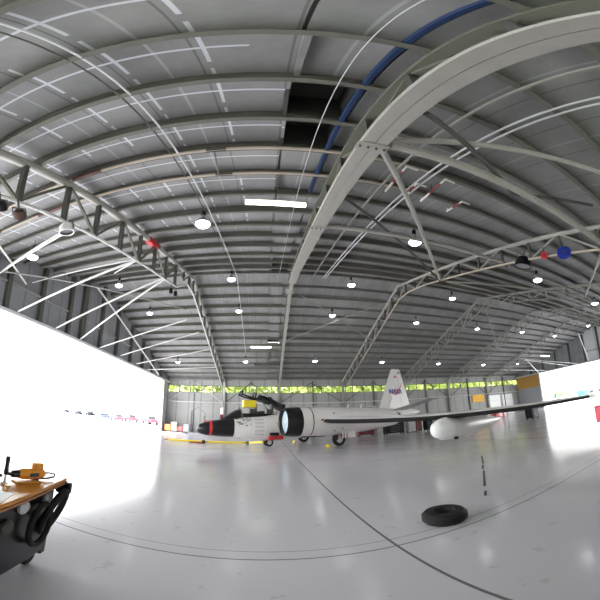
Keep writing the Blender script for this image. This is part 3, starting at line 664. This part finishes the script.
cl = [((12.4,27.2,0),2.0,.8,1.25,BLACK,'low dark chest behind the wing root, left of the white box'),((14.2,27.0,0),.8,.7,1.55,LGREY,'white box on casters under the wing, left of the fin'),((15.2,27.4,0),.8,.6,1.35,DRED,'dark red chest right of the white box'),
 ((16.2,26.9,0),.8,.7,1.2,BLACK,'black stand right of the dark red chest'),((18.3,28.4,0),2.2,.9,1.5,GREY,'long dark grey workbench chest below the wing beside the pod'),((20.6,29.5,0),1.6,.8,1.3,BLACK,'black chest hidden partly by the wing pod'),
 ((24.3,29.0,0),1.6,.9,1.1,RED,'red cart seen under the wing just right of the pod'),((27.3,30.0,0),2.0,.9,1.0,DRED,'dark red low cart under the wing, second right of the pod'),((30.5,31.0,0),1.8,.9,.9,RED,'red low cart under the wing, farthest right'),
 ((22.0,17.8,0),.95,.9,1.15,BLACK,'black cabinet on casters under the far end of the wing'),
 ((9.9,28.5,0),1.6,.7,1.0,DRED,'dark red low chest near the main wheel')]
for c in cl: chest(*c)
for k,(x,m,hh,lab) in enumerate([(-12.9,ORANGE,1.0,'orange equipment cart in the far left corner'),(-11.9,STEEL,1.35,'grey equipment cart beside the orange one'),(-10.95,DRED,.8,'low dark red cart in front of the far wall at left'),(-10.05,GREY,1.15,'grey cart at the far wall left of the hoist')]):
    chest((x,39.2-(.25*k),0),.85,.7,hh,m,lab)
t = thing('engine_hoist','grey floor crane standing before the far wall left of the black nose','hoist',(-9.2,37.2,0))
MB().tube([(0,0,.1),(0,0,3.0)],.07,8).build('mast', STEELD, t); MB().tube([(-.0,0,2.9),(.9,-.2,3.5),(1.9,-.4,2.6)],.06,8).build('boom', STEEL, t); MB().tube([(1.9,-.4,2.6),(1.9,-.4,1.7)],.025,6).build('chain', STEELD, t)
MB().box(-.5,2.0,-.5,-.4,0,.15).box(-.5,2.0,.4,.5,0,.15).box(-.5,-.3,-.5,.5,0,.2).build('base', GREY, t); MB().cbox((1.9,-.4,1.55),(.3,.3,.35)).build('hook_block', RED, t)
t = thing('rack_shelf','pale storage rack with boxes against the far wall left of the hoist','shelf',(-8.2,40.2,0))
for sx in (0,2.2): MB().box(sx,sx+.06,-.3,.3,0,2.4).build('upright', GREY, t)
for z_ in (.4,1.2,2.0): MB().box(0,2.26,-.3,.3,z_,z_+.05).build('shelf', LGREY, t)
tag(MB().cbox((-7.4,40.2,1.45),(.6,.4,.38)).build('carton', WHITE2, bevel=.01),'white carton on the middle shelf of the pale storage rack','box')
tag(MB().cbox((-6.7,40.2,.66),(.7,.4,.38)).build('carton', BROWN, bevel=.01),'brown carton on the lowest shelf of the pale storage rack','box')
t = thing('pipe_column_guard','red and white banded guard on the second far-wall column behind the black nose','guard',(-6.2,40.55,0)); 
for k in range(4): MB().box(.2,.6,-.12,.12,.9*k,.9*k+.88).build('band', [RED,WHITE2,DRED,WHITE2][k], t)
tag(MB().box(34.6,37.4,YF-.12,YF-.03,3.0,4.3).build('wall_sign', AMBER, bevel=.01),'plain amber sign high on the far wall right of the fin','sign')
for k,(a,b,lab) in enumerate([(38.7,41.6,'pale roll-up panel on the far wall, left of the pair by the right corner'),(42.2,45.2,'pale roll-up panel on the far wall, right of the pair by the right corner')]):
    t = thing('wall_panel', lab, 'panel', (a,YF-.1,0), 0, 'pale panels by the right corner'); MB().box(0,b-a,-.02,.05,0,4.0).build('panel', WHITE2, t)
    for q in range(4): MB().box(0,b-a,-.035,-.02,q*1.0+.9,q*1.0+.94).build('rib', LGREY, t)
for k,(x,lab) in enumerate(((5.4,'left'),(14.6,'middle'),(23.5,'right'))):
    t = thing('wall_cabinet','grey wall cabinet low on the far wall, %s of three'%lab,'cabinet',(x,40.7,0),0,'cabinets on the far wall'); MB().box(-.7,.7,-.3,.3,0,2.0).build('body', GREY, t, bevel=.02)
    for s_ in (-.34,.34):
        d_ = MB().box(s_-.31,s_+.31,-.33,-.3,.1,1.9).build('door', LGREY, t); MB().box(s_-.02,s_+.02,-.36,-.33,.9,1.1).build('handle', CHROME, d_)

# ------------------------------------------------------------------ foreground cart with tools (bottom left)
t = thing('work_cart','orange-topped work cart with a dark cluttered frame in the lower left corner','cart',(-1.76,2.42,0), math.atan2(1.17,-.37)-PI/2 )
# local +y runs along the visible edge away from the viewer, -x to the left; origin = far right corner of the top
MB().box(-1.5,0,-1.7,0,.965,1.0).build('worktop', mat('orange_top',(.55,.22,.03),.25,noise=.1), t, bevel=.008)
MB().box(-.03,.006,-1.7,.006,.945,.965).build('edge_strip', mat('worn_edge',(.35,.16,.05),.5,noise=.3,nscale=12), t)
MB().box(-1.42,-.08,-1.62,-.08,.20,.92).build('frame', BLACK, t, bevel=.02)
for q in (-.12,-1.45):
    for q2 in (-.14,-1.5): MB().box(q-.04,q+.04,q2-.04,q2+.04,.16,.95).build('leg', STEELD, t)
for q,z_ in ((-.30,.84),(-.52,.78),(-.74,.86),(-.95,.74)): MB().sphere((-.06,q,z_),.07,10,(.6,1.1,.9)).build('canister', [GREY,STEELD,LGREY,STEELD][int(-q*3.2)%4], t, smooth=True)
MB().tube([(-.03+.08*math.sin(a*1.0),-.18+.18*math.cos(a),.66+.24*math.sin(a)) for a in [PI*2*k/20 for k in range(20)]],.035,8,True).build('hose_loop', RUBBER, t, smooth=True)
MB().tube([(-.02,-.45+.20*math.cos(a),.62+.20*math.sin(a)) for a in [PI*2*k/20 for k in range(20)]],.028,8,True).build('hose_loop', RUBBER, t, smooth=True)
MB().box(-.09,.06,-.06,.02,.84,.96).build('corner_bumper', BLACK, t, bevel=.02)
for q in (-.2,-1.4):
    for q2 in (-.2,-1.35):
        c_ = MB().lathe([(.001,-.04),(.10,-.04),(.12,-.02),(.12,.02),(.10,.04),(.001,.04)],(q2,q,.12),18,'x').build('caster_wheel', RUBBER, t, smooth=True)
bpy.context.view_layer.update()
CM = t.matrix_world.copy()
def onc(x,y_,z_=1.0): return CM @ Vector((x,y_,z_))
def place(o, x, y_, rz=0, z_=1.0): o.location = onc(x,y_,z_); o.rotation_euler = (0,0,t.rotation_euler[2]+rz)
d = thing('power_drill','orange and black power tool lying on the orange-topped cart','power tool'); place(d,-.20,-.42, 1.05, 1.012); d.scale = (1.15,1.15,1.15)
MB().lathe([(.001,.13),(.03,.125),(.042,.10),(.045,.0),(.042,-.08),(.03,-.11),(.001,-.115)],(0,0,.05),16,'x').build('body', ORANGE, d, smooth=True)
MB().lathe([(.001,-.20),(.012,-.20),(.014,-.17),(.028,-.16),(.032,-.10),(.001,-.10)],(0,0,.05),14,'x').build('chuck', BLACK, d, smooth=True)
MB().box(.02,.10,-.03,.03,.07,.14).build('battery', ORANGE, d, bevel=.012); MB().box(-.03,.05,-.047,-.043,.035,.065).build('nameplate', BLACK, d)
MB().box(.03,.07,-.02,.02,.0,.03).build('trigger', BLACK, d)
c = tag(MB().tube([(0,0,.05),(.06,.02,.06),(.13,.03,.055),(.18,.01,.045),(.14,-.03,.03),(.07,-.04,.022),(-.02,-.03,.014)],.009,6).build('extension_cord', RUBBER, smooth=True),'black looped cord beside the orange power tool','cord'); place(c,-.17,-.29,1.0)
b = tag(MB().box(-.14,.11,-.05,.05,0,.012).build('wood_block', mat('amber_wood',(.6,.30,.05),.35), bevel=.004),'amber board lying flat under the orange power tool','board'); place(b,-.19,-.46,1.05, 1.0005)
s_ = thing('hand_tool','black handled tool standing upright at the left edge of the cart','hand tool'); place(s_,-.27,-.72)
MB().lathe([(.001,.25),(.017,.248),(.02,.23),(.016,.15),(.021,.12),(.017,.09),(.001,.088)],(0,0,0),12).build('handle', BLACK, s_, smooth=True)
MB().lathe([(.03,0),(.028,.015),(.010,.02),(.008,.09)],(0,0,0),12,cap=True).build('shaft', LGREY, s_, smooth=True)
s_ = tag(MB().tube([(0,0,.04),(-.10,-.03,.04),(-.25,-.05,.03),(-.4,0,.03)],.014,8).build('air_hose', RUBBER, smooth=True),'black hose leading off the left edge of the cart from the power tool','hose'); place(s_,-.36,-.63,-.6)
pp = tag(MB().box(-.2,.15,-.14,.14,0,.003).build('paper_sheet', WHITE2),'white paper sheet on the cart beside the upright tool','paper'); place(pp,-.2,-1.05,.2)
sc = tag(MB().lathe([(.001,.03),(.022,.03),(.022,.012),(.010,.01),(.010,0),(.001,0)],(0,0,0),12).build('brass_fitting', mat('brass',(.6,.45,.2),.35,metal=.6), smooth=True),'small brass fitting on the cart next to the upright tool','fitting'); place(sc,-.19,-.80,0)

# red stand with a blue drum at the right edge
t = thing('red_stand','red stand holding a blue ball at the right edge of the picture','stand',(7.46,3.44,0))
MB().box(-.25,.5,-.25,.25,.84,1.30).build('upper_panel', PINK, t, bevel=.02); MB().box(-.25,.5,-.25,.25,.0,.34).build('base', PINK, t, bevel=.02)
MB().box(.3,.45,-.1,.1,.30,.9).build('post', STEELD, t); MB().sphere((-.04,-.02,.68),.25,20).build('blue_ball', BLUE, t, smooth=True)
# black tyre on the floor (bottom edge)
t = tag(MB().lathe([(.13,.02),(.15,.0),(.28,0),(.33,.05),(.33,.13),(.28,.18),(.16,.18),(.13,.14),(.13,.02)],(0,0,0),32).build('spare_tyre', RUBBER, None, (2.40,3.80,0), smooth=True),'black tyre lying flat on the floor at the bottom edge','tyre')
# dashed marks on the floor
k = 0
for a_, b_ in (((6.9,8.1),(5.9,6.9)),((5.75,6.75),(5.35,6.3)),((5.2,6.1),(4.1,4.85)),((3.85,4.55),(3.62,4.3))):
    k += 1; tag(MB().beam((a_[0],a_[1],.002),(b_[0],b_[1],.002),.05,.004).build('floor_tape', mat('tape%d'%k,(.06,.055,.06),.8,noise=.4,nscale=9)),'dark worn strip on the floor, %s of a broken line' % ['farthest','second','third and longest','nearest'][k-1],'floor mark','broken line on the floor')

# ------------------------------------------------------------------ outside
def make_car(m, pick):
    t = thing('car','x','car')
    L_, W_ = 4.8, 1.9
    prof = [(-2.4,.45),(-2.4,.95),(-1.9,1.05),(2.2,1.05),(2.4,.9),(2.4,.45)] if not pick else [(-2.6,.55),(-2.6,1.2),(2.6,1.2),(2.6,.55)]
    n_ = len(prof); MB().add([(x,-W_/2,z) for x,z in prof]+[(x,W_/2,z) for x,z in prof],[tuple(range(n_)),tuple(range(2*n_-1,n_-1,-1))]+[(i,(i+1)%n_,n_+(i+1)%n_,n_+i) for i in range(n_)]).build('body', m, t, bevel=.06)
    cab = [(-1.2,1.0),(-.6,1.65),(1.4,1.7),(2.0,1.0)] if not pick else [(-1.1,1.15),(-.6,1.85),(.9,1.85),(1.1,1.15)]
    MB().add([(x,-.8,z) for x,z in cab]+[(x,.8,z) for x,z in cab],[(0,1,2,3),(7,6,5,4)]+[(i,(i+1)%4,4+(i+1)%4,4+i) for i in range(4)]).build('cabin_glass', GLASSD, t, bevel=.04)
    MB().box(cab[1][0],cab[2][0],-.75,.75,cab[1][1],cab[1][1]+.07).build('roof', m, t, bevel=.02)
    for sx in (-1.5,1.5):
        for sy in (-.9,.9): MB().lathe([(.001,-.12),(.36,-.12),(.36,.12),(.001,.12)],(sx,sy,.36),16,'y').build('wheel', RUBBER, t, smooth=True)
    return t
REDC = mat('car_red',(.50,.06,.09),.6,spec=.2)
CARD = mat('car_dark',(.01,.01,.02),.7,spec=.1); CARS = mat('car_silver',(.06,.07,.12),.6,spec=.2)
def away(px_az, dist): pass
cars = [(-27.4,68.7,REDC,1,'red pickup parked outside nearest the left door jamb'),(-36.0,76.0,REDC,1,'red pickup parked outside, second from the left door jamb, after a gap'),(-39.8,74.6,REDC,0,'red car outside, leftmost of the red ones'),
 (-52.5,89.0,CARS,0,'dark grey car parked outside just left of the red ones'),(-60.5,92.5,CARD,1,'dark pickup outside, second left of the red ones'),(-68.5,96.0,CARD,0,'dark car outside, third left of the red ones'),(-84,108,CARD,0,'dark car at the far left end of the row outside')]
for x,y_,m,pk,lab in cars:
    o = make_car(m, pk); o.location = (x,y_,-.06); o.rotation_euler = (0,0,-.75); o.scale = (1.15,1.15,1.15); o['label'] = lab; o['group'] = 'cars parked outside the left doorway'
# right side: parked light aircraft, teal container, low building
def small_plane(x,y_,rz,lab):
    t = thing('light_aircraft',lab,'aircraft',(x,y_,-.06),rz,'light aircraft outside the right doorway')
    MB().loft([ring(s,1.5,r,r,12) for s,r in ((4,.1),(3.4,.5),(1,.7),(-2,.45),(-5,.12))]).build('fuselage', SILVER, t, smooth=True)
    MB().box(-.4,1.3,-6,6,1.95,2.1).build('wing', LGREY, t, bevel=.04); MB().loft([[(-3.9,-.05,1.5),(-3.9,.05,1.5),(-5.2,.05,1.5),(-5.2,-.05,1.5)],[(-4.7,-.03,3.2),(-4.7,.03,3.2),(-5.3,.03,3.2),(-5.3,-.03,3.2)]]).build('fin', LBLUE, t)
    MB().box(-5.1,-4.3,-1.8,1.8,1.6,1.68).build('tailplane', LGREY, t)
    for sx,sy in ((3,0),(.2,-1.1),(.2,1.1)): MB().tube([(sx,sy*.5,1.2),(sx,sy,.25)],.05,6).lathe([(.001,-.08),(.25,-.08),(.25,.08),(.001,.08)],(sx,sy,.25),12,'y').build('wheel_leg', RUBBER, t)
small_plane(93,68,2.6,'small grey aircraft parked outside the right doorway, left one of two'); small_plane(94,57,2.3,'small grey aircraft parked outside the right doorway, nearer the teal container')
t = tag(MB().box(-1.8,1.8,-1.3,1.3,0,2.9).build('teal_container', TEAL, None, (90,49.3,-.06), bevel=.05),'teal container standing outside the right doorway','container')
t = thing('low_building','low reddish building outside at the right edge','building',(118,57.5,-.06)); MB().box(-5,5,-7,7,0,4.0).build('wall', mat('brick_wall',(.55,.25,.15),.8,noise=.2), t); MB().box(-5.4,5.4,-7.4,7.4,4.0,4.4).build('roof', LGREY, t)
for q in (-4,0,4): f_ = MB().box(-5.05,-4.95,q-1,q+1,1.2,2.8).build('window', WHITE2, t); MB().box(-5.08,-5.04,q-.9,q+.9,1.3,2.7).build('pane', GLASSD, f_)
# foliage behind the far wall and on the horizon
def foliage(name, boxes, m, lab, cat, size):
    mb = MB(); random.seed(11)
    for (x0,x1,y0,y1,z0,z1,nn) in boxes:
        for _ in range(nn):
            c = Vector((random.uniform(x0,x1),random.uniform(y0,y1),random.uniform(z0,z1))); s_ = size*random.uniform(.5,1.4)
            a = Vector([random.gauss(0,1) for _ in range(3)]).normalized(); b_ = a.cross(Vector((random.random(),.3,1))).normalized()
            mb.add([c-a*s_,c-b_*s_*.6,c+a*s_,c+b_*s_*.6],[(0,1,2,3)])
    o = mb.build(name, m); return tag(o, lab, cat, None, 'stuff')
foliage('tree_foliage',[(-16.2,56,48,50.2,0,11.5,9000)],LEAF,'sunlit yellow-green foliage seen through the long window strip','foliage',.9)
foliage('horizon_trees',[(120,260,150,175,0,9,5000)],LEAFP,'pale hazy trees on the horizon outside the right doorway','foliage',1.6)

# ------------------------------------------------------------------ sampling portals in the openings (daylight enters there)
def portal(loc, rot, sx, sy):
    l = bpy.data.lights.new('daylight_opening','AREA'); l.shape = 'RECTANGLE'; l.size = sx; l.size_y = sy; l.cycles.is_portal = True
    o = bpy.data.objects.new('daylight_opening', l); COL.objects.link(o); o.location = loc; o.rotation_euler = rot
portal((XL-.3, 19, HZ/2), (0,-PI/2,0), HZ, 39)
portal((XR+.35, 17.3, HZ/2), (0,PI/2,0), HZ, 35.6)
portal(((XL+XR)/2, YF+.35, (ZW0+ZW1)/2), (-PI/2,0,0), XR-XL, ZW1-ZW0)
portal(((XL+XR)/2, YN-.35, (ZW0+ZW1)/2), (PI/2,0,0), XR-XL, ZW1-ZW0)  # portal for the added strip behind the viewer
# hazy sun from the upper left, outside the left doorway
sl = bpy.data.lights.new('sun','SUN'); sl.energy = 7; sl.angle = math.radians(6); sl.color = (1,.97,.92)
so = bpy.data.objects.new('sun', sl); COL.objects.link(so); so.rotation_euler = Vector((-.55,-.25,1.0)).to_track_quat('Z','Y').to_euler(); so.location = (-60,-20,60)
